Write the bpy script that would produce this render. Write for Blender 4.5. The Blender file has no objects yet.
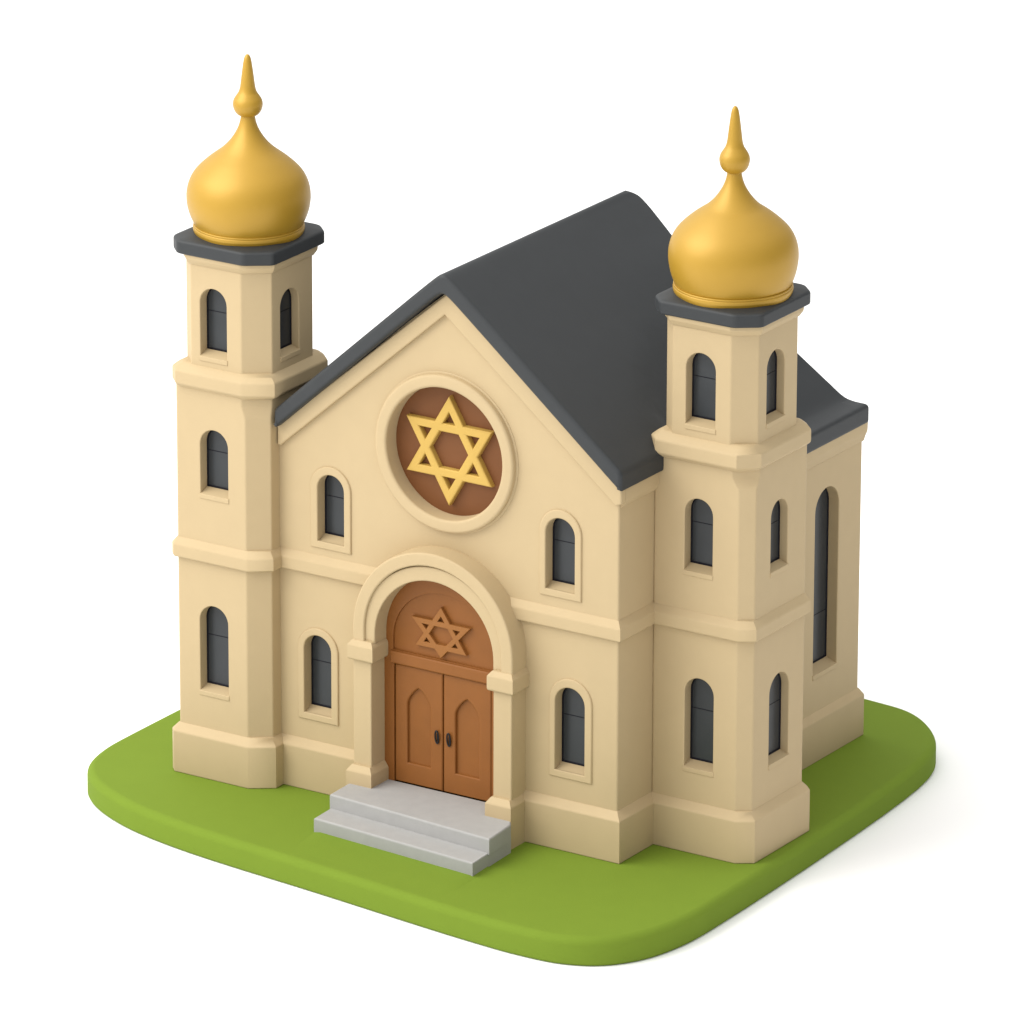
import bpy, bmesh, math, random
from mathutils import Vector, Matrix
from mathutils.geometry import tessellate_polygon

scene = bpy.context.scene
C = scene.collection
PI = math.pi

# ------------------------------------------------------------------ materials
def mat(name, col, rough=0.6, metal=0.0, var=0.04, vscale=3.0, bump=0.0, bscale=60.0, spec=0.5, sheen=0.0):
    m = bpy.data.materials.new(name); m.use_nodes = True
    nt = m.node_tree; b = nt.nodes['Principled BSDF']
    b.inputs['Roughness'].default_value = rough
    b.inputs['Metallic'].default_value = metal
    b.inputs['Specular IOR Level'].default_value = spec
    b.inputs['Sheen Weight'].default_value = sheen
    tc = nt.nodes.new('ShaderNodeTexCoord')
    n = nt.nodes.new('ShaderNodeTexNoise'); n.inputs['Scale'].default_value = vscale
    n.inputs['Detail'].default_value = 6.0
    nt.links.new(tc.outputs['Object'], n.inputs['Vector'])
    r = nt.nodes.new('ShaderNodeValToRGB')
    lo = [c * (1 - var) for c in col]; hi = [min(1, c * (1 + var)) for c in col]
    r.color_ramp.elements[0].position = 0.3; r.color_ramp.elements[1].position = 0.7
    r.color_ramp.elements[0].color = (*lo, 1); r.color_ramp.elements[1].color = (*hi, 1)
    nt.links.new(n.outputs['Fac'], r.inputs['Fac'])
    nt.links.new(r.outputs['Color'], b.inputs['Base Color'])
    if bump:
        n2 = nt.nodes.new('ShaderNodeTexNoise'); n2.inputs['Scale'].default_value = bscale
        n2.inputs['Detail'].default_value = 3.0
        nt.links.new(tc.outputs['Object'], n2.inputs['Vector'])
        bp = nt.nodes.new('ShaderNodeBump'); bp.inputs['Strength'].default_value = bump
        bp.inputs['Distance'].default_value = 0.01
        nt.links.new(n2.outputs['Fac'], bp.inputs['Height'])
        nt.links.new(bp.outputs['Normal'], b.inputs['Normal'])
    return m

M_CREAM = mat('cream_plaster', (0.455, 0.350, 0.203), 0.60, var=0.012, bump=0.12, bscale=55, spec=0.2)
M_ROOF = mat('slate_grey', (0.028, 0.031, 0.0335), 0.55, var=0.03, bump=0.08, bscale=50, spec=0.35)
M_GLASS = mat('dark_window_pane', (0.026, 0.030, 0.034), 0.3, var=0.10, vscale=2, spec=0.35)
M_FRAME = mat('black_window_frame', (0.003, 0.003, 0.008), 0.5, var=0.0, spec=0.2)
M_GOLD = mat('satin_gold', (0.405, 0.235, 0.018), 0.44, metal=0.22, var=0.01, spec=0.55)
M_STAR = mat('gold_star', (0.50, 0.325, 0.075), 0.5, metal=0.1, var=0.02, spec=0.3)
M_WOOD = mat('brown_door', (0.225, 0.082, 0.017), 0.5, var=0.05, vscale=2.5, bump=0.08, bscale=40, spec=0.25)
M_RELIEF = mat('carved_wood', (0.27, 0.108, 0.026), 0.5, var=0.03, vscale=2.5, spec=0.25)
M_DISC = mat('brown_disc', (0.155, 0.060, 0.020), 0.55, var=0.04, spec=0.2)
M_STONE = mat('grey_stone', (0.335, 0.331, 0.322), 0.7, var=0.03, vscale=5, bump=0.12, bscale=40, spec=0.2)
M_LAWN = mat('green_lawn', (0.150, 0.224, 0.024), 0.85, var=0.012, vscale=2.2, bump=0.2, bscale=45, spec=0.1)
M_HANDLE = mat('black_iron', (0.010, 0.010, 0.014), 0.4, metal=0.3, var=0.0)
M_GROUND = mat('white_ground', (0.94, 0.94, 0.94), 0.9, var=0.0, spec=0.0)

# ------------------------------------------------------------------ object helpers
def finish(name, bm, material, parent=None, smooth=40, merge=1e-5):
    bmesh.ops.remove_doubles(bm, verts=bm.verts, dist=merge)
    bmesh.ops.recalc_face_normals(bm, faces=bm.faces)
    me = bpy.data.meshes.new(name); bm.to_mesh(me); bm.free()
    me.materials.append(material)
    me.shade_smooth(); me.set_sharp_from_angle(angle=math.radians(smooth))
    o = bpy.data.objects.new(name, me); C.objects.link(o)
    o.parent = parent
    w = o.modifiers.new('normals', 'WEIGHTED_NORMAL'); w.keep_sharp = True; w.weight = 60
    return o

def empty(name, loc=(0, 0, 0), parent=None):
    o = bpy.data.objects.new(name, None); C.objects.link(o); o.location = loc; o.parent = parent
    o.empty_display_size = 0.3
    return o

def area2(p): return 0.5 * sum(p[i][0]*p[(i+1) % len(p)][1] - p[(i+1) % len(p)][0]*p[i][1] for i in range(len(p)))

def offset(poly, d):
    """mitred offset of a CCW polygon, d > 0 outwards"""
    n = len(poly); out = []
    for i in range(n):
        p0, p1, p2 = Vector(poly[i-1]), Vector(poly[i]), Vector(poly[(i+1) % n])
        e1 = (p1-p0).normalized(); e2 = (p2-p1).normalized()
        n1 = Vector((e1.y, -e1.x)); n2 = Vector((e2.y, -e2.x))
        b = n1 + n2
        k = max(0.25, 1 + n1.dot(n2))
        q = p1 + b * (d / k)
        out.append((q.x, q.y))
    return out

class Frame:
    """plane with origin o, axes u and v, and outward normal n; depth is measured along n"""
    def __init__(s, o, u, v, n): s.o, s.u, s.v, s.n = Vector(o), Vector(u), Vector(v), Vector(n)
    def P(s, p, d): return s.o + s.u*p[0] + s.v*p[1] + s.n*d

def FRONT(y): return Frame((0, y, 0), (1, 0, 0), (0, 0, 1), (0, -1, 0))       # u = x, v = z
def SIDE(x): return Frame((x, 0, 0), (0, 1, 0), (0, 0, 1), (1, 0, 0))         # u = y, v = z
def LEFT(x): return Frame((x, 0, 0), (0, -1, 0), (0, 0, 1), (-1, 0, 0))       # u = -y
def BACK(y): return Frame((0, y, 0), (-1, 0, 0), (0, 0, 1), (0, 1, 0))        # u = -x
def FLAT(z): return Frame((0, 0, z), (1, 0, 0), (0, 1, 0), (0, 0, 1))

def ring_quads(bm, A, B):
    n = len(A)
    for i in range(n):
        j = (i+1) % n
        try: bm.faces.new((A[i], A[j], B[j], B[i]))
        except ValueError: pass

def cap(bm, loops):
    vs = [v for l in loops for v in l]
    tris = tessellate_polygon([[v.co.copy() for v in l] for l in loops])
    for t in tris:
        try: bm.faces.new([vs[i] for i in t])
        except ValueError: pass

def cap2(bm, fr, loops2d, loopsv):
    vs = [v for l in loopsv for v in l]
    tris = tessellate_polygon([[Vector((p[0], p[1], 0)) for p in l] for l in loops2d])
    for t in tris:
        try: bm.faces.new([vs[i] for i in t])
        except ValueError: pass

def relief(bm, fr, outer, d0, d1, bev=0.015, holes=(), seg=3, back=True):
    """solid slab between depth d0 and d1 (> d0) with rounded front edges and optional through holes"""
    if area2(outer) < 0: outer = outer[::-1]
    holes = [h if area2(h) > 0 else h[::-1] for h in holes]
    def lvl(poly, sgn):
        L = []
        rings = [(0, d0), (0, d1 - bev)] if bev else [(0, d0), (0, d1)]
        if bev:
            for k in range(1, seg+1):
                a = PI/2*k/seg
                rings.append((-bev*(1-math.cos(a)), d1 - bev*(1-math.sin(a))))
        polys = [offset(poly, sgn*r) if r else poly for r, _ in rings]
        vv = [[bm.verts.new(fr.P(p, d)) for p in pl] for pl, (_, d) in zip(polys, rings)]
        for A, B in zip(vv, vv[1:]): ring_quads(bm, A, B)
        return polys, vv
    P0, V0 = lvl(outer, 1)
    H = [lvl(h, -1) for h in holes]
    cap2(bm, fr, [P0[-1]] + [h[0][-1] for h in H], [V0[-1]] + [h[1][-1] for h in H])
    if back: cap2(bm, fr, [P0[0]] + [h[0][0] for h in H], [V0[0]] + [h[1][0] for h in H])

def panel(bm, fr, outer, openings):
    """wall face at depth 0 with recessed openings; each opening = list of (outline, depth) levels from the face inwards"""
    if area2(outer) < 0: outer = outer[::-1]
    O = [bm.verts.new(fr.P(p, 0)) for p in outer]
    l2, lv = [outer], [O]
    for lev in openings:
        vv = [[bm.verts.new(fr.P(p, -d)) for p in pl] for pl, d in lev]
        for A, B in zip(vv, vv[1:]): ring_quads(bm, A, B)
        l2.append(lev[0][0]); lv.append(vv[0])
    cap2(bm, fr, l2, lv)

def arch(x0, x1, zb, zt, k=18):
    """round-headed outline, CCW from bottom left"""
    r = (x1-x0)/2; zs = zt - r; cx = (x0+x1)/2
    p = [(x0, zb), (x1, zb)]
    for i in range(k+1):
        a = PI*i/k
        p.append((cx + r*math.cos(a), zs + r*math.sin(a)))
    return p

def circle(cx, cz, r, k=72): return [(cx + r*math.cos(2*PI*i/k), cz + r*math.sin(2*PI*i/k)) for i in range(k)]

def rect(x0, x1, y0, y1): return [(x0, y0), (x1, y0), (x1, y1), (x0, y1)]

def box(bm, x0, x1, y0, y1, z0, z1, bev=0.02, seg=3):
    t = bmesh.new()
    bmesh.ops.create_cube(t, size=1)
    for v in t.verts:
        v.co = ((x0+x1)/2 + v.co.x*(x1-x0), (y0+y1)/2 + v.co.y*(y1-y0), (z0+z1)/2 + v.co.z*(z1-z0))
    if bev: bmesh.ops.bevel(t, geom=list(t.edges), offset=bev, segments=seg, affect='EDGES', profile=0.5)
    merge_bm(bm, t)

def merge_bm(bm, t):
    me = bpy.data.meshes.new('tmp'); t.to_mesh(me); t.free(); bm.from_mesh(me); bpy.data.meshes.remove(me)

def loft(bm, rings, top=True, bottom=True):
    vv = [[bm.verts.new(p) for p in r] for r in rings]
    for A, B in zip(vv, vv[1:]): ring_quads(bm, A, B)
    if bottom: cap(bm, [vv[0]])
    if top: cap(bm, [vv[-1]])

def lathe(bm, cx, cy, prof, k=64):
    """prof: list of (r, z), closed on the axis at both ends"""
    rings = []
    for r, z in prof:
        if r < 1e-6: rings.append(bm.verts.new((cx, cy, z)))
        else: rings.append([bm.verts.new((cx + r*math.cos(2*PI*i/k), cy + r*math.sin(2*PI*i/k), z)) for i in range(k)])
    for A, B in zip(rings, rings[1:]):
        for i in range(k):
            j = (i+1) % k
            if isinstance(A, list) and isinstance(B, list): bm.faces.new((A[i], A[j], B[j], B[i]))
            elif isinstance(A, list): bm.faces.new((A[i], A[j], B))
            elif isinstance(B, list): bm.faces.new((A, B[j], B[i]))

def catmull(pts, sub, closed=False):
    n = len(pts); out = []
    rng = range(n) if closed else range(n-1)
    for i in rng:
        g = (lambda k: Vector(pts[k % n])) if closed else (lambda k: Vector(pts[min(max(k, 0), n-1)]))
        p0, p1, p2, p3 = g(i-1), g(i), g(i+1), g(i+2)
        t0 = 0; t1 = t0 + max((p1-p0).length, 1e-4)**.5; t2 = t1 + max((p2-p1).length, 1e-4)**.5; t3 = t2 + max((p3-p2).length, 1e-4)**.5
        for s in range(sub):
            t = t1 + (t2-t1)*s/sub
            a1 = p0*((t1-t)/(t1-t0)) + p1*((t-t0)/(t1-t0)); a2 = p1*((t2-t)/(t2-t1)) + p2*((t-t1)/(t2-t1)); a3 = p2*((t3-t)/(t3-t2)) + p3*((t-t2)/(t3-t2))
            b1 = a1*((t2-t)/(t2-t0)) + a2*((t-t0)/(t2-t0)); b2 = a2*((t3-t)/(t3-t1)) + a3*((t-t1)/(t3-t1))
            out.append(tuple(b1*((t2-t)/(t2-t1)) + b2*((t-t1)/(t2-t1))))
    if not closed: out.append(tuple(pts[-1]))
    return out

# ------------------------------------------------------------------ the setting
bm = bmesh.new()
bm.faces.new([bm.verts.new(p) for p in ((-400, -400, -0.45), (400, -400, -0.45), (400, 400, -0.45), (-400, 400, -0.45))])
ground = finish('ground', bm, M_GROUND); ground['kind'] = 'structure'

lawn_pts = [(-6.09, -1.00), (-5.66, -1.50), (-4.8, -1.98), (-3.565, -2.32), (-.5, -2.70), (2.25, -3.03), (3.25, -3.09), (3.95, -3.02),
            (4.47, -2.76), (4.86, -2.24), (5.07, -1.45), (5.10, -.23), (4.76, 6.06), (4.53, 6.97), (4.11, 7.58), (3.50, 8.03), (2.65, 8.17),
            (-4.4, 8.5), (-5.3, 8.3), (-5.9, 7.7), (-6.15, 6.8), (-6.33, .5), (-6.28, -.4)]
L2 = catmull(lawn_pts, 8, True)
bm = bmesh.new()
levels = [(-0.06, -0.446), (-0.02, -0.436), (0.0, -0.40), (0.0, -0.13)]
R = 0.13
for k in range(1, 9):
    a = PI/2*k/8
    levels.append((-R*(1-math.cos(a)), -R*(1-math.sin(a))))
loft(bm, [[(p[0], p[1], z) for p in (offset(L2, o) if o else L2)] for o, z in levels])
# the strip of turf in front of the steps stands a touch proud of the rest
strip = [(-1.53, -1.2), (-1.38, -2.42), (1.66, -2.72), (1.61, -1.3)]
N = 24
grid = []
for j in range(N+1):
    row = []
    for i in range(N+1):
        s, t = i/N, j/N
        A = Vector(strip[0]).lerp(Vector(strip[3]), s); B = Vector(strip[1]).lerp(Vector(strip[2]), s)
        p = A.lerp(B, t)
        e = min(s, 1-s)*3.0/0.05
        h = 0.032*min(1, e)*max(0, min(1, (1-t)/0.85))
        row.append(bm.verts.new((p.x, p.y, h - 0.003)))
    grid.append(row)
for j in range(N):
    for i in range(N): bm.faces.new((grid[j][i], grid[j][i+1], grid[j+1][i+1], grid[j+1][i]))
lawn = finish('lawn', bm, M_LAWN, smooth=60); lawn['kind'] = 'structure'

# ------------------------------------------------------------------ synagogue
syn = empty('synagogue')
syn['label'] = 'cream toy synagogue with grey gabled roof and two gold onion domed towers'
syn['category'] = 'synagogue'

BEV = 0.018
def opening(o, d, rise):
    """levels of a recessed window opening with a rounded arris and a sill that slopes up to the pane"""
    x0, x1, zb, zt = o
    lv = []
    for k in range(4):
        a = PI/2*k/3
        g = BEV*(1-math.sin(a)); dep = BEV*(1-math.cos(a))
        lv.append((arch(x0-g, x1+g, zb-g, zt+g), dep))
    lv.append((arch(x0, x1, zb+rise, zt), d+0.03))
    return lv

def window(fr, o, d, rise, surround=None, sill=True):
    """pane with frame, sill and (on the gable wall) a raised surround"""
    x0, x1, zb, zt = o
    bm = bmesh.new(); zp = zb + rise*d/(d+.03)
    relief(bm, fr, arch(x0-.012, x1+.012, zp-.012, zt+.012), -d-.05, -d, 0)
    w = finish('window', bm, M_GLASS, syn)
    bm = bmesh.new()
    out = arch(x0-.004, x1+.004, zp-.004, zt+.004); inn = offset(out, -.030)
    relief(bm, fr, out, -d-.02, -d+.012, .004, holes=[inn], seg=1)
    zc = zp + (zt-zp)*(0.60 if zt-zp < 2 else 0.27)
    relief(bm, fr, rect(x0+.02, x1-.02, zc-.006, zc+.006), -d-.02, -d+.004, 0)
    finish('frame', bm, M_FRAME, w)
    if surround:
        a, b, top, bot = surround
        bm = bmesh.new()
        relief(bm, fr, arch(a, b, bot, top), -.02, .030, .022, holes=[arch(x0+.002, x1-.002, zb+.012, zt-.002)], seg=4)
        finish('surround', bm, M_CREAM, w)
    elif sill:
        bm = bmesh.new()
        relief(bm, fr, rect(x0-.012, x1+.018, zb-.085, zb-.004), -.02, .014, .013, seg=3)
        finish('sill', bm, M_CREAM, w)
    return w

# ---- front wall (gable) -------------------------------------------------
W = 3.0
PX = -.075
ZL, ZR, ZA = 5.95, 6.06, 8.50
fw_windows = [((1.715, 2.235, 4.11, 5.273), (1.61, 2.352, 5.41, 4.01)),
              ((1.895, 2.426, 1.24, 2.609), (1.795, 2.555, 2.755, 1.14)),
              ((-2.405, -1.919, 4.07, 5.179), (-2.537, -1.794, 5.311, 3.97)),
              ((-2.672, -2.168, 1.229, 2.535), (-2.785, -2.04, 2.655, 1.13))]
RX, RZ, RR = -.055, 5.930, 1.050
bm = bmesh.new()
e = .03
gable = [(-W-.17, 0), (W-e, 0), (W-e, ZR+.02), (0, ZA), (-W-.05, ZL), (-W-.17, 5.6)]
ops = [opening(o, .19, .09) for o, s in fw_windows]
ops.append([(circle(RX, RZ, RR), 0), (circle(RX, RZ, RR), .20)])
doorway = [(PX-1.2, .05), (PX+1.2, .05)] + [(PX+1.2*math.cos(PI*i/30), 2.86+1.2*math.sin(PI*i/30)) for i in range(31)]
ops.append([(doorway, 0), (doorway, .25)])
panel(bm, FRONT(0), gable, ops)
# rounded corner and right return, back face
prev = None
for k in range(5):
    a = PI/2*k/4
    x, y = W-e+e*math.sin(a), e-e*math.cos(a)
    cur = (bm.verts.new((x, y, 0)), bm.verts.new((x, y, ZR)))
    if prev: bm.faces.new((prev[0], cur[0], cur[1], prev[1]))
    prev = cur
bm.faces.new((prev[0], bm.verts.new((W, 1.5, 0)), bm.verts.new((W, 1.5, ZR)), prev[1]))
bm.faces.new([bm.verts.new(p) for p in ((-W, 0, 0), (-W, 1.0, 0), (-W, 1.0, ZL), (-W, 0, ZL))])
front_wall = finish('front_wall', bm, M_CREAM, syn)
for o, s in fw_windows: window(FRONT(0), o, .19, .09, s)

def band(bm, path, prof, closed=False):
    """sweep a moulding profile [(offset, z)] along a plan path (right-hand side is outside); mitred"""
    n = len(path); rings = []
    for i, p in enumerate(path):
        p1 = Vector(p)
        p0 = Vector(path[i-1]) if (i > 0 or closed) else None
        p2 = Vector(path[(i+1) % n]) if (i < n-1 or closed) else None
        ns = []
        if p0 is not None: e1 = (p1-p0).normalized(); ns.append(Vector((e1.y, -e1.x)))
        if p2 is not None: e2 = (p2-p1).normalized(); ns.append(Vector((e2.y, -e2.x)))
        m = ns[0] if len(ns) == 1 else (ns[0]+ns[1]) / max(.3, 1+ns[0].dot(ns[1]))
        rings.append([bm.verts.new((p1.x+m.x*o, p1.y+m.y*o, z)) for o, z in prof])
    k = len(prof)
    for i in range(n if closed else n-1):
        A, B = rings[i], rings[(i+1) % n]
        for j in range(k-1): bm.faces.new((A[j], B[j], B[j+1], A[j+1]))
    if not closed:
        for r in (rings[0], rings[-1]): cap(bm, [r])

def rounded(prof, r=.018, seg=3):
    """round the corners of an open profile"""
    out = [prof[0]]
    for i in range(1, len(prof)-1):
        p0, p1, p2 = Vector(prof[i-1]), Vector(prof[i]), Vector(prof[i+1])
        rr = min(r, (p0-p1).length*.45, (p2-p1).length*.45)
        a = p1 + (p0-p1).normalized()*rr; b = p1 + (p2-p1).normalized()*rr
        for k in range(seg+1):
            t = k/seg
            q = a*(1-t)**2 + p1*2*t*(1-t) + b*t*t
            out.append((q.x, q.y))
    out.append(prof[-1])
    return out

PLINTH = rounded([(-.03, 0), (.115, 0), (.115, .68), (.0, .80), (-.03, .80)], .02)
PLINTH[0] = (-.03, 0.0)
BELT = rounded([(-.03, 3.50), (.02, 3.515), (.085, 3.545), (.085, 3.74), (.0, 3.85), (-.03, 3.85)], .022)
CORN = rounded([(-.03, 5.60), (.03, 5.64), (.085, 5.72), (.085, 5.99), (-.03, 5.99)], .022)

def moulding(name, prof, paths, parent):
    bm = bmesh.new()
    for p, cl in paths: band(bm, p, prof, cl)
    return finish(name, bm, M_CREAM, parent, smooth=35)

for nm, pr in (('plinth', PLINTH), ('string_course', BELT)):
    moulding(nm, pr, [([(-W-.1, 0), (PX-1.13, 0)], False)], front_wall)
    moulding(nm, pr, [([(PX+1.13, 0), (W, 0), (W, 1.2)], False)], front_wall)
moulding('cornice', CORN, [([(W, .035), (W, 1.2)], False)], front_wall)

# raking band under the gable
bm = bmesh.new()
tr = [(-3.10, 5.52), (-3.04, 5.52), (-.05, 8.12), (2.98, 5.675), (3.085, 5.72), (3.085, 5.995), (0, 8.47), (-3.10, 5.84)]
relief(bm, FRONT(0), tr, -.03, .085, .032, seg=4)
finish('gable_trim', bm, M_CREAM, front_wall)

# ---- round window with the star ----------------------------------------
bm = bmesh.new()
relief(bm, FRONT(0), circle(RX, RZ, RR+.05), -.25, -.18, 0)
rose = finish('round_window', bm, M_DISC, syn)
bm = bmesh.new()
# lathe-like ring: outer shoulder, rounded face, inner lip
prof = [(1.275, -.02), (1.275, .008), (1.262, .018), (1.245, .020), (1.243, .070), (1.236, .092), (1.218, .106), (1.195, .112), (1.085, .112), (1.062, .106), (1.046, .092), (1.040, .068), (1.040, -.19)]
fr = FRONT(0); K = 96; rings = []
for r, d in prof: rings.append([bm.verts.new(fr.P(p, d)) for p in circle(RX, RZ, r, K)])
for A, B in zip(rings, rings[1:]): ring_quads(bm, A, B)
finish('ring', bm, M_CREAM, rose, smooth=50)

def hexagram(cx, cz, R, bw, sx=1.0):
    """outline, hole outlines (six small triangles and the inner hexagon)"""
    def tri(up, R): return [Vector((R*math.cos(PI/2+up+2*PI*k/3), R*math.sin(PI/2+up+2*PI*k/3))) for k in range(3)]
    r_in = R/math.sqrt(3)
    star = []
    for k in range(12):
        a = PI/2 + PI*k/6; q = R if k % 2 == 0 else r_in
        star.append((cx+sx*q*math.cos(a), cz+q*math.sin(a)))
    holes = []
    hexr = (R/2 - bw)*2/math.sqrt(3)
    holes.append([(cx+sx*hexr*math.cos(PI*k/3), cz+hexr*math.sin(PI*k/3)) for k in range(6)])
    # the hole of each point: its base lies on the other triangle's outer edge, its sides are inset by the bar
    for k in range(6):
        a = PI/2 + PI*k/3
        d = Vector((math.cos(a), math.sin(a))); t = Vector((-d.y, d.x))
        h = R/2 - 2*bw + .045; b0 = R/2 - .012
        pts = [d*(b0+h), d*b0 + t*h*.577, d*b0 - t*h*.577]
        holes.append([(cx+sx*p.x, cz+p.y) for p in pts])
    return star, holes

bm = bmesh.new()
star, holes = hexagram(-.082, 5.922, .872, .147, 1.020)
relief(bm, FRONT(0), star, -.19, -.075, .030, holes=holes, seg=3)
finish('star_emblem', bm, M_STAR, rose)

# ---- portal and door -----------------------------------------------------
portal = empty('entrance_portal', (PX, -.3, .46), syn)
YP = -.395
def pobj(name, bm, m, parent=portal):
    o = finish(name, bm, m, parent)
    if parent is portal: o.matrix_parent_inverse = Matrix.Translation((-PX, .3, -.46))
    return o
for s in (-1, 1):
    xi, xo = sorted((PX+s*1.105, PX+s*1.437))
    bm = bmesh.new(); box(bm, xi, xo, YP, .03, .02, 2.60, .022); pobj('pier', bm, M_CREAM)
    xi, xo = sorted((PX+s*1.035, PX+s*1.50))
    bm = bmesh.new()
    def sq(g, z, f=.07): return [(xi-g, YP-f-g, z), (xo+g, YP-f-g, z), (xo+g, .02, z), (xi-g, .02, z)]
    loft(bm, [sq(-.05, 2.46), sq(-.02, 2.47), sq(-.006, 2.485), sq(0, 2.51), sq(0, 2.69), sq(-.005, 2.71), sq(-.018, 2.728), sq(-.055, 2.775), sq(-.07, 2.785)])
    pobj('capital', bm, M_CREAM)
    bm = bmesh.new()
    loft(bm, [sq(0, .0, .115), sq(0, .65, .115), sq(-.005, .672, .115), sq(-.018, .69, .115), sq(-.06, .75, .115), sq(-.07, .76, .115)])
    pobj('base', bm, M_CREAM)
bm = bmesh.new()
ZC = 2.975
def halfring(ri, ro, zb, ZC, k=48):
    o = [(PX+ro, zb)] + [(PX+ro*math.cos(PI*i/k), ZC+ro*math.sin(PI*i/k)) for i in range(k+1)] + [(PX-ro, zb)]
    i_ = [(PX-ri, zb)] + [(PX-ri*math.cos(PI*i/k), ZC+ri*math.sin(PI*i/k)) for i in range(k+1)] + [(PX+ri, zb)]
    return o + i_
relief(bm, FRONT(0), halfring(1.235, 1.445, 2.76, ZC), -.03, -YP, .03, seg=4)
relief(bm, FRONT(0), halfring(1.070, 1.30, 2.76, ZC-.085), -.03, -YP-.045, .022, seg=3)
arch_o = pobj('arch', bm, M_CREAM)

# surround of the door: brown frame with the arched light above
DY = -.03
DX = -.12
bm = bmesh.new()
fo = [(PX-1.13, .40), (PX+1.13, .40)] + [(PX+1.13*math.cos(PI*i/40), 2.845+1.13*math.sin(PI*i/40)) for i in range(41)]
leaf_hole = rect(DX-.885, DX+.885, .39, 2.41)
leaf_hole = [(DX-.885, .42), (DX+.885, .42), (DX+.885, 2.40), (DX-.885, 2.40)]
ty = [(DX-.90, 2.60), (DX+.94, 2.60)] + [(DX+.02+.92*math.cos(PI*i/40), 2.80+.86*math.sin(PI*i/40)) for i in range(41)]
relief(bm, FRONT(DY), fo, -.10, .0, .012, holes=[leaf_hole, ty], seg=2)
door_frame = finish('door_frame', bm, M_WOOD, syn)
bm = bmesh.new()
relief(bm, FRONT(DY), offset(ty, .03), -.09, -.040, 0)
lun = finish('lunette', bm, M_WOOD, door_frame)
bm = bmesh.new()
relief(bm, FRONT(DY), rect(DX-.93, DX+1.0, 2.388, 2.588), -.05, .045, .03, seg=4)
finish('lintel', bm, M_WOOD, door_frame)
# carved star in the lunette: two flat triangles, wider than tall
def clip(poly, p, n):
    """part of a convex polygon where (q - p) . n >= 0"""
    out = []
    for a, b in zip(poly, poly[1:] + poly[:1]):
        da, db = (Vector(a)-p).dot(n), (Vector(b)-p).dot(n)
        if da >= 0: out.append(tuple(a))
        if da*db < 0: out.append(tuple(Vector(a).lerp(Vector(b), da/(da-db))))
    return out
def edges(t):
    for a, b in zip(t, t[1:] + t[:1]):
        e_ = (Vector(b)-Vector(a)).normalized(); yield Vector(a), Vector((e_.y, -e_.x))      # point, outward normal
def cross2(a, b, c, d):
    a, b, c, d = map(Vector, (a, b, c, d)); r, q = b-a, d-c
    t = ((c-a).x*q.y - (c-a).y*q.x)/(r.x*q.y - r.y*q.x); return tuple(a + r*t)
U = [(-.135, 3.455), (-.60, 2.765), (.33, 2.765)]            # CCW
D = [(-.135, 2.635), (.395, 3.215), (-.665, 3.215)]
outl = [U[0], cross2(U[0], U[1], D[1], D[2]), D[2], cross2(U[0], U[1], D[2], D[0]), U[1], cross2(U[1], U[2], D[2], D[0]),
        D[0], cross2(U[1], U[2], D[0], D[1]), U[2], cross2(U[2], U[0], D[0], D[1]), D[1], cross2(U[2], U[0], D[1], D[2])]
bw = .082
Ui, Di = offset(U, -bw), offset(D, -bw)
hx_ = Ui
for p, n in edges(Di): hx_ = clip(hx_, p, -n)
st_holes = [hx_]
for T_, O_ in ((Ui, D), (Di, U)):
    for p, n in edges(O_):
        h = clip(T_, p, n)
        if len(h) == 3 and abs(area2(h)) > .0012: st_holes.append(h)
bm = bmesh.new()
relief(bm, FRONT(DY), outl, -.06, .030, .013, holes=st_holes, seg=3)
finish('carved_star', bm, M_RELIEF, lun)

def gothic(x0, x1, zb, zs, zt, k=8):
    """pointed outline, CCW"""
    xm = (x0+x1)/2; p = [(x0, zb), (x1, zb), (x1, zs)]
    for i in range(1, k+1):
        t = i/k; p.append((x1 + (xm-x1)*(t**1.35), zs + (zt-zs)*(1-(1-t)**1.25)))
    for i in range(1, k):
        t = 1-i/k; p.append((x0 + (xm-x0)*(t**1.35), zs + (zt-zs)*(1-(1-t)**1.25)))
    p.append((x0, zs))
    return p
for s, (a, b), (pa, pb), hx in ((-1, (DX-.875, DX-.008), (-.77, -.355), -.214), (1, (DX+.008, DX+.875), (.105, .53), .001)):
    bm = bmesh.new()
    P = gothic(pa, pb, .80, 1.77, 2.04)
    relief(bm, FRONT(DY), rect(a, b, .465, 2.378), -.09, -.008, .030, holes=[P], seg=3)
    relief(bm, FRONT(DY), offset(P, .02), -.085, -.062, 0)
    leaf = finish('door', bm, M_WOOD, syn)
    # ring pull on an oval plate
    bm = bmesh.new()
    fr = FRONT(DY+.022)
    def oval(rx, rz, cz=1.348, k=28): return [(hx+rx*math.cos(2*PI*i/k), cz+rz*math.sin(2*PI*i/k)) for i in range(k)]
    relief(bm, fr, oval(.018, .085), -.01, .022, .008, seg=2)
    rings = []
    K1, K2 = 32, 10
    for i in range(K1):
        a_ = 2*PI*i/K1
        c = Vector((hx + .030*math.cos(a_), 1.338 + .105*math.sin(a_)))
        rad = Vector((math.cos(a_), .45*math.sin(a_)))
        if rad.length > 0: rad.normalize()
        dep = .040 + .012*math.sin(a_)
        rings.append([bm.verts.new(fr.P((c.x + rad.x*.013*math.cos(2*PI*j/K2), c.y + rad.y*.013*math.cos(2*PI*j/K2)), dep + .013*math.sin(2*PI*j/K2))) for j in range(K2)])
    for i in range(K1): ring_quads(bm, rings[i], rings[(i+1) % K1])
    finish('handle', bm, M_HANDLE, leaf)

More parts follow.
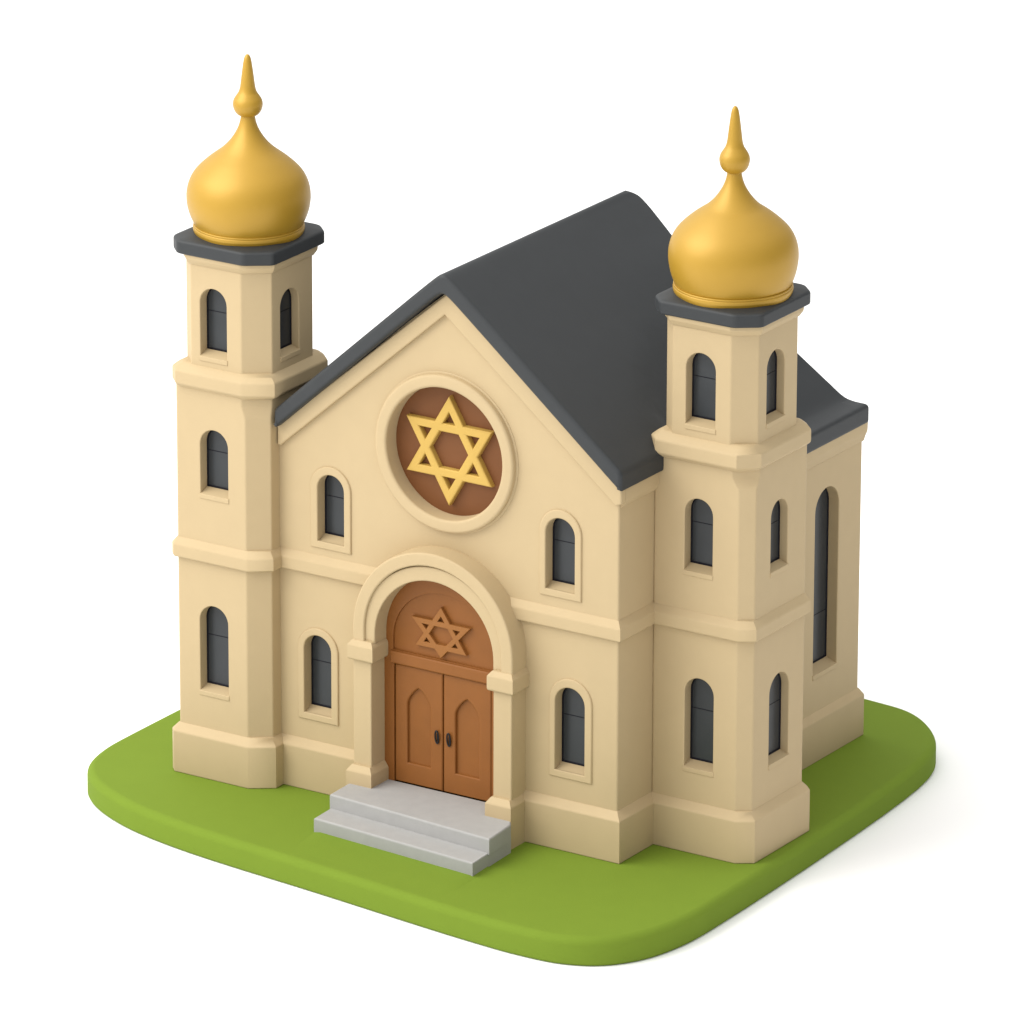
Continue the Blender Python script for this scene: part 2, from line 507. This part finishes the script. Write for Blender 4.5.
# ---- towers ---------------------------------------------------------------
def chamf(cx, cy, hx, hy, kx, ky, g=0.0, k=.02):
    """rectangle grown by g with a broad chamfer (kx, ky) at the front right corner and slight ones (k) elsewhere, CCW from the front left"""
    hx, hy = hx+g, hy+g
    return [(cx-hx+k, cy-hy), (cx+hx-kx, cy-hy), (cx+hx, cy-hy+ky), (cx+hx, cy+hy-k),
            (cx+hx-k, cy+hy), (cx-hx+k, cy+hy), (cx-hx, cy+hy-k), (cx-hx, cy-hy+k)]

def soften(poly, r=.022, seg=3):
    out = []
    n = len(poly)
    for i in range(n):
        p0, p1, p2 = Vector(poly[i-1]), Vector(poly[i]), Vector(poly[(i+1) % n])
        a = p1 + (p0-p1).normalized()*r; b = p1 + (p2-p1).normalized()*r
        for k in range(seg+1):
            t = k/seg; q = a*(1-t)**2 + p1*2*t*(1-t) + b*t*t
            out.append((q.x, q.y))
    return out

def shaft(bm, ring, z0, z1, front_ops, side_ops):
    """vertical faces of a chamfered tower between z0 and z1; openings cut in the front (facet 0) and right (facet 2) faces"""
    r = .022; n = len(ring)
    for i in range(n):
        p1, p2, p3 = Vector(ring[i]), Vector(ring[(i+1) % n]), Vector(ring[(i+2) % n])
        e_ = (p2-p1).normalized(); a, b = p1+e_*r, p2-e_*r
        if i == 0 and front_ops: panel(bm, FRONT(p1.y), [(a.x, z0), (b.x, z0), (b.x, z1), (a.x, z1)], front_ops)
        elif i == 2 and side_ops: panel(bm, SIDE(p1.x), [(a.y, z0), (b.y, z0), (b.y, z1), (a.y, z1)], side_ops)
        else: bm.faces.new([bm.verts.new(p) for p in ((a.x, a.y, z0), (b.x, b.y, z0), (b.x, b.y, z1), (a.x, a.y, z1))])
        e2 = (p3-p2).normalized(); c = p2+e2*r; prev = None
        for k in range(4):
            t = k/3; q = b*(1-t)**2 + p2*2*t*(1-t) + c*t*t
            cur = (bm.verts.new((q.x, q.y, z0)), bm.verts.new((q.x, q.y, z1)))
            if prev: bm.faces.new((prev[0], cur[0], cur[1], prev[1]))
            prev = cur

DOME = [(1.0, .0)]
def spline_prof(pts, sub=6): return catmull(pts, sub)
def dome_pts(ring, k):
    """onion profile; ring = radius at its foot, k = girth"""
    f = lambda t: ring - .006 + (.946*k - ring + .006)*t
    return [(ring-.06, -.50), (f(-.03), -.41), (f(.42), -.31), (f(.76), -.20), (f(.94), -.10), (f(1), 0), (.938*k, .10), (.914*k, .20), (.872*k, .30),
            (.820*k, .38), (.758*k, .45), (.684*k, .52), (.602*k, .59), (.510*k, .66), (.407, .74), (.314, .83), (.236, .93), (.166, 1.05), (.126, 1.16), (.105, 1.27)]
finial_pts = [(.085, 1.255), (.120, 1.262), (.165, 1.290), (.205, 1.345), (.226, 1.415), (.228, 1.455), (.212, 1.515), (.175, 1.575), (.142, 1.625), (.120, 1.69), (.100, 1.83),
              (.082, 1.97), (.064, 2.09), (.046, 2.165), (.022, 2.203), (.0, 2.212)]

def tower(cx, cy, low, up, cl, cu, zb_low, zm, zct, dome_z, ring, girth, fs, kbx, wl, wu):
    """low/up = half sizes, cl/cu = chamfers; wl/wu = lists of ('front'|'side', opening)"""
    bm = bmesh.new()
    rl = chamf(cx, cy, *low, *cl, 0, .03); rp = chamf(cx, cy, *low, cl[0]-.04, cl[1]-.04, 0, .0305); ru = chamf(cx, cy, *up, *cu, 0, .27); kb = (cu[0]-kbx, cu[1]-.06); rb = chamf(cx, cy, *up, *kb, 0, .11)
    zx = zm - .42                         # above this the chamfer widens to meet the upper stage
    shaft(bm, rl, 0, zx, [opening(o, .19, .07) for f, o in wl if f == 'front'], [opening(o, .15, .06) for f, o in wl if f == 'side'])
    mid = chamf(cx, cy, *low, *cu, 0, .03)
    sl, sm = soften(rl), soften(mid)
    br = []
    for k in range(9):
        t = k/8; q = t*t*(3-2*t)
        br.append([(a[0]+(b[0]-a[0])*q, a[1]+(b[1]-a[1])*q, zx+.26*t) for a, b in zip(sl, sm)])
    loft(bm, br + [[(p[0], p[1], zm+.05) for p in sm]], True, False)
    shaft(bm, ru, zm, zct-.02, [opening(o, .19, .07) for f, o in wu if f == 'front'], [opening(o, .15, .06) for f, o in wu if f == 'side'])
    t = finish('tower', bm, M_CREAM, syn)
    moulding('plinth', PLINTH, [(rp, True)], t)
    moulding('string_course', BELT, [(rp, True)], t)
    # belt between the two stages
    g0 = low[0]-up[0]
    prof = rounded([(-.20, -.10), (.03, -.085), (.13, -.005), (.13, .205), (.03, .29), (-.02, .32), (-.20, .32)], .03, 4)
    bm = bmesh.new(); band(bm, rb, [(o, z+zm) for o, z in prof], True)
    finish('belt_course', bm, M_CREAM, t, smooth=35)
    prof = rounded([(-.03, -.17), (.01, -.165), (.035, -.13), (.075, -.07), (.085, .02), (-.03, .02)], .015)
    bm = bmesh.new(); band(bm, ru, [(o, z+zct) for o, z in prof], True)
    finish('cornice', bm, M_CREAM, t, smooth=35)
    # grey cap slab, slightly pitched
    bm = bmesh.new()
    def rg(g, z): return [(p[0], p[1], z) for p in soften(chamf(cx, cy, *up, *cu, g, .19 + .3*g), .06)]
    loft(bm, [rg(.06, zct), rg(.105, zct+.004), rg(.118, zct+.014), rg(.123, zct+.03), rg(.123, zct+.17), rg(.118, zct+.19), rg(.105, zct+.206), rg(.08, zct+.220), rg(-.02, zct+.245), rg(-.25, zct+.25)])
    finish('cap', bm, M_ROOF, t, smooth=50)
    # onion dome on its ring
    zd = dome_z
    bm = bmesh.new()
    lathe(bm, cx, cy, [(0, zct+.10)] + spline_prof([(r, zd+z) for r, z in dome_pts(ring, girth)]) + [(0, zd+1.30)], 96)
    d = finish('dome', bm, M_GOLD, t, smooth=60)
    bm = bmesh.new()
    zr = zct+.300
    g = ring
    lathe(bm, cx, cy, [(0, zr-.08), (g-.02, zr-.08), (g+.002, zr-.02), (g+.004, zr-.01), (g+.004, zr+.022), (g, zr+.033), (g-.008, zr+.038), (g-.009, zr+.041),
                       (g-.002, zr+.047), (g-.001, zr+.058), (g-.004, zr+.068), (g-.014, zr+.074), (g-.05, zr+.076), (0, zr+.076)], 96)
    finish('dome_ring', bm, M_GOLD, t, smooth=50)
    bm = bmesh.new()
    lathe(bm, cx, cy, [(0, zd+1.22)] + spline_prof([(r, zd+1.255+(z-1.255)*fs) for r, z in finial_pts], 5), 48)
    finish('finial', bm, M_GOLD, t, smooth=60)
    for fr_y, fr_x, lst in ((rl[0][1], rl[2][0], wl), (ru[0][1], ru[2][0], wu)):
        for f, o in lst:
            if f == 'front': window(FRONT(fr_y), o, .19, .07)
            else: window(SIDE(fr_x), o, .15, .06)
    return t

tower(-3.920, .40, (.806, .858), (.790, .818), (.318, .234), (.385, .270), 0, 6.355, 8.425, 9.226, .848, 1.0, 1.012, .04,
      [('front', (-4.31, -3.785, 1.41, 2.816)), ('front', (-4.27, -3.758, 4.63, 5.676))],
      [('front', (-4.272, -3.785, 6.835, 7.924)), ('side', (.08, .578, 6.87, 7.895))])
tower(3.84, 1.797, (.852, .822), (.806, .815), (.213, .153), (.338, .250), 0, 6.275, 8.440, 9.258, .893, 1.025, 1.066, .145,
      [('front', (3.573, 4.078, 1.343, 2.787)), ('front', (3.541, 4.03, 4.48, 5.632)), ('side', (1.595, 2.167, 1.39, 2.78)), ('side', (1.572, 2.06, 4.475, 5.557))],
      [('front', (3.535, 4.046, 6.78, 7.913)), ('side', (1.47, 1.98, 6.84, 7.924))])

# ---- nave behind ------------------------------------------------------------
NX, NY, NZ = 3.322, 6.60, 5.30
bm = bmesh.new()
tall = (5.2, 5.915, 1.43, 4.416)
nr = soften([(-NX, .5), (NX, .5), (NX, NY), (-NX, NY)], .03)
panel(bm, SIDE(NX), rect(1.5, NY-.03, 0, NZ), [opening(tall, .195, .08)])
prev = None
for k in range(4):
    a = PI/2*k/3
    x, y = NX-.03+.03*math.cos(a), NY-.03+.03*math.sin(a)
    cur = (bm.verts.new((x, y, 0)), bm.verts.new((x, y, NZ)))
    if prev: bm.faces.new((prev[0], cur[0], cur[1], prev[1]))
    prev = cur
bm.faces.new((prev[0], bm.verts.new((-NX, NY, 0)), bm.verts.new((-NX, NY, NZ)), prev[1]))
bm.faces.new([bm.verts.new(p) for p in ((-NX, NY, 0), (-NX, .8, 0), (-NX, .8, NZ), (-NX, NY, NZ))])
for sx in (-1, 1):      # wall between the front block and the nave, up to the dropping eaves
    prism = [(1.1, 5.1), (2.9, 5.1), (2.9, 5.17), (2.35, 5.30), (1.9, 5.52), (1.5, 5.74), (1.1, 5.78)]
    a = [bm.verts.new((sx*3.05, y, z)) for y, z in prism]; b = [bm.verts.new((sx*2.8, y, z)) for y, z in prism]
    ring_quads(bm, a, b); cap(bm, [a]); cap(bm, [b])
nave = finish('nave_wall', bm, M_CREAM, syn)
window(SIDE(NX), tall, .195, .08)
npath = [(NX, 1.6), (NX, NY), (-NX, NY), (-NX, .9)]
moulding('plinth', [(o*.62 if o > 0 else o, z) for o, z in PLINTH], [(npath, False)], nave)
NC = rounded([(-.03, 4.86), (.015, 4.88), (.03, 4.96), (.055, 5.04), (.06, 5.235), (-.03, 5.235)], .02)
moulding('cornice', NC, [(npath, False)], nave)

# ---- roof ---------------------------------------------------------------------
hip = [(0, 4.94, 8.80), (.126, 5.085, 8.710), (.298, 5.105, 8.574), (.552, 5.07, 8.373), (1.15, 5.0, 7.89), (1.72, 5.42, 7.26), (2.429, 6.147, 6.243), (2.817, 6.338, 5.837),
       (3.067, 6.461, 5.587), (3.192, 6.523, 5.528), (3.34, 6.60, 5.492), (3.405, 6.63, 5.480)]
hp = catmull([(-.126, 5.085, 8.710)] + hip, 5)[5:]
xmax = hp[-1][0]
TH, RE, YF = .315, .075, -.17
def section(t):
    """closed loop of the roof at parameter t (0 = front gable, 1 = back hip), from the left eave over the ridge and back below"""
    def pt(i, side):
        hx, hy, hz = hp[i]
        s = hx/xmax
        zend, xe = (6.255, 3.165) if side > 0 else (6.125, 3.065)
        sa = (math.sqrt(s*s + .022**2) - .022)/(math.sqrt(1+.022**2)-.022)
        F = Vector((side*xe*s, 0, 8.800 + (zend-8.800)*sa))
        y = YF + t*(hy-YF)
        w = max(0, min(1, (hx-1.7)/1.2)); w = w*w*(3-2*w)
        k = max(0, min(1, (y-2.1+.75*w)/(3.0-1.75*w))); k = k*k*(3-2*k)    # the eaves drop behind the towers, the slope above later
        q = min(1, hx/.9); k = k*q + t*(1-q)          # the ridge runs straight
        P = F.lerp(Vector((side*hx, 0, hz)), k); P.y = y
        return P
    n = len(hp)
    tl = [pt(i, -1) for i in range(n-1, 0, -1)]; tr = [pt(i, 1) for i in range(n)]
    top = tl + tr
    cut = sum(1 for h in hp if h[0] > xmax - 1.5*RE)
    m = len(top)
    mid = top[cut:m-cut]
    def corner(P, N, lower):
        d = (N - P).normalized()*RE
        B = Vector((0, 0, RE*.9)); out = []
        if lower: P = P - Vector((0, 0, TH))
        a, b = (P + B, P + d) if lower else (P + d, P - B)
        for k in range(6):
            q = k/5
            out.append(a*(1-q)**2 + P*2*q*(1-q) + b*q*q)
        return out
    right = corner(top[-1], mid[-1], False) + corner(top[-1], mid[-1], True)
    left = corner(top[0], mid[0], False) + corner(top[0], mid[0], True)
    low = [Vector((v.x, v.y, v.z-TH)) for v in mid]
    return mid + right + low[::-1] + left[::-1], len(mid)
bm = bmesh.new()
ts = [0, .004, .03, .12, .2, .24, .28, .32, .36, .40, .44, .48, .52, .6, .68, .76, .84, .89, .93, .965, 1]
base, nm = section(0)
loops = []
flat = [(v.x, v.z) for v in base][::-1]           # CCW
for k in range(5, 0, -1):
    a = PI/2*k/5; R_ = .062
    o = offset(flat, -R_*(1-math.cos(a)))[::-1]
    loops.append([Vector((p[0], YF - R_*math.sin(a)+.0, p[1])) for p in o])
loops += [section(t)[0] for t in ts]
vv = [[bm.verts.new(p) for p in l] for l in loops]
for A, B in zip(vv, vv[1:]): ring_quads(bm, A, B)
cap2(bm, None, [[(v.co.x, v.co.z) for v in vv[0]]], [vv[0]])
# hipped back end: strips between the left and the right hip, and the soffit
T = vv[-1]; n = len(T); mR = len(T)
def strip(idx):
    i, j = 0, len(idx)-1
    while j - i >= 2:
        a, b, c, d = idx[i], idx[i+1], idx[j-1], idx[j]
        try: bm.faces.new([T[a], T[b], T[c], T[d]] if b != c else [T[a], T[b], T[d]])
        except ValueError: pass
        i += 1; j -= 1
strip(list(range(nm)))
side_n = 12
lowi = list(range(nm+side_n, nm+side_n+nm))
strip(lowi)
bm.faces.new([T[0]] + [T[nm-1]] + [T[k] for k in range(nm, nm+side_n)] + [T[lowi[0]], T[lowi[-1]]] + [T[k] for k in range(lowi[-1]+1, n)])
roof = finish('roof', bm, M_ROOF, syn, smooth=45)

# ------------------------------------------------------------------ steps
steps = empty('entrance_steps', (.02, -1.1, 0))
steps['label'] = 'two grey stone entrance steps on the lawn in front of the brown double door'
steps['category'] = 'steps'
def tread(q, z0, z1):
    bm = bmesh.new()
    relief(bm, FLAT(0), q, z0, z1, .032, seg=5)
    o = finish('step', bm, M_STONE, steps); o.matrix_parent_inverse = Matrix.Translation((-.02, 1.1, 0))
tread([(-1.485, -1.52), (1.548, -1.755), (1.49, -.60), (1.405, -.47), (1.2, -.47), (1.2, -.01), (-1.35, -.01), (-1.35, -.30), (-1.545, -.30)], -.02, .23)
tread([(-1.512, -1.045), (1.545, -1.292), (1.489, -.605), (1.400, -.465), (1.21, -.465), (1.21, -.012), (-1.34, -.012), (-1.34, -.305), (-1.54, -.305)], .20, .46)

# ------------------------------------------------------------------ light, world, camera
wd = bpy.data.worlds.new('World'); scene.world = wd; wd.use_nodes = True
nt = wd.node_tree; bg = nt.nodes['Background']
# white studio dome: bright overhead, dimmer near the floor, more so on the side away from the softbox
tc = nt.nodes.new('ShaderNodeTexCoord')
dp = nt.nodes.new('ShaderNodeVectorMath'); dp.operation = 'DOT_PRODUCT'
nt.links.new(tc.outputs['Generated'], dp.inputs[0]); dp.inputs[1].default_value = (-.60, -.34, 1.09)
ma = nt.nodes.new('ShaderNodeMath'); ma.operation = 'ADD'
nt.links.new(dp.outputs['Value'], ma.inputs[0]); ma.inputs[1].default_value = 0.68
mx = nt.nodes.new('ShaderNodeMath'); mx.operation = 'MAXIMUM'; mx.inputs[1].default_value = 0.12
nt.links.new(ma.outputs['Value'], mx.inputs[0])
nt.links.new(mx.outputs['Value'], bg.inputs['Strength'])
bg.inputs['Color'].default_value = (1.0, 0.995, 0.985, 1)

def softbox(name, direction, dist, size, power, target=(0, 1.5, 3.5), col=(1, .97, .92)):
    l = bpy.data.lights.new(name, 'AREA'); l.shape = 'DISK'; l.size = size; l.energy = power; l.color = col
    o = bpy.data.objects.new(name, l); C.objects.link(o)
    d = Vector(direction).normalized()
    o.location = Vector(target) + d*dist
    o.rotation_euler = (-d).to_track_quat('-Z', 'Y').to_euler()
    return o
softbox('key_softbox', (-.54, -.60, .84), 40, 36, 13200)

cam = bpy.data.cameras.new('Camera'); co = bpy.data.objects.new('Camera', cam); C.objects.link(co)
co.location = (62.44975884, -95.44211867, 44.56210785)
co.rotation_euler = (math.radians(90-19.577), 0, math.radians(33.198))
cam.sensor_width = 36; cam.lens = 281.68
cam.shift_x = (512-450.199)/1024; cam.shift_y = (574.29-512)/1024
cam.clip_start = 1; cam.clip_end = 2000
scene.camera = co

vs = scene.view_settings
vs.view_transform = 'Standard'; vs.look = 'None'; vs.gamma = 1; vs.exposure = 0; vs.use_curve_mapping = False
scene.render.film_transparent = False
scene.render.filter_size = 1.1
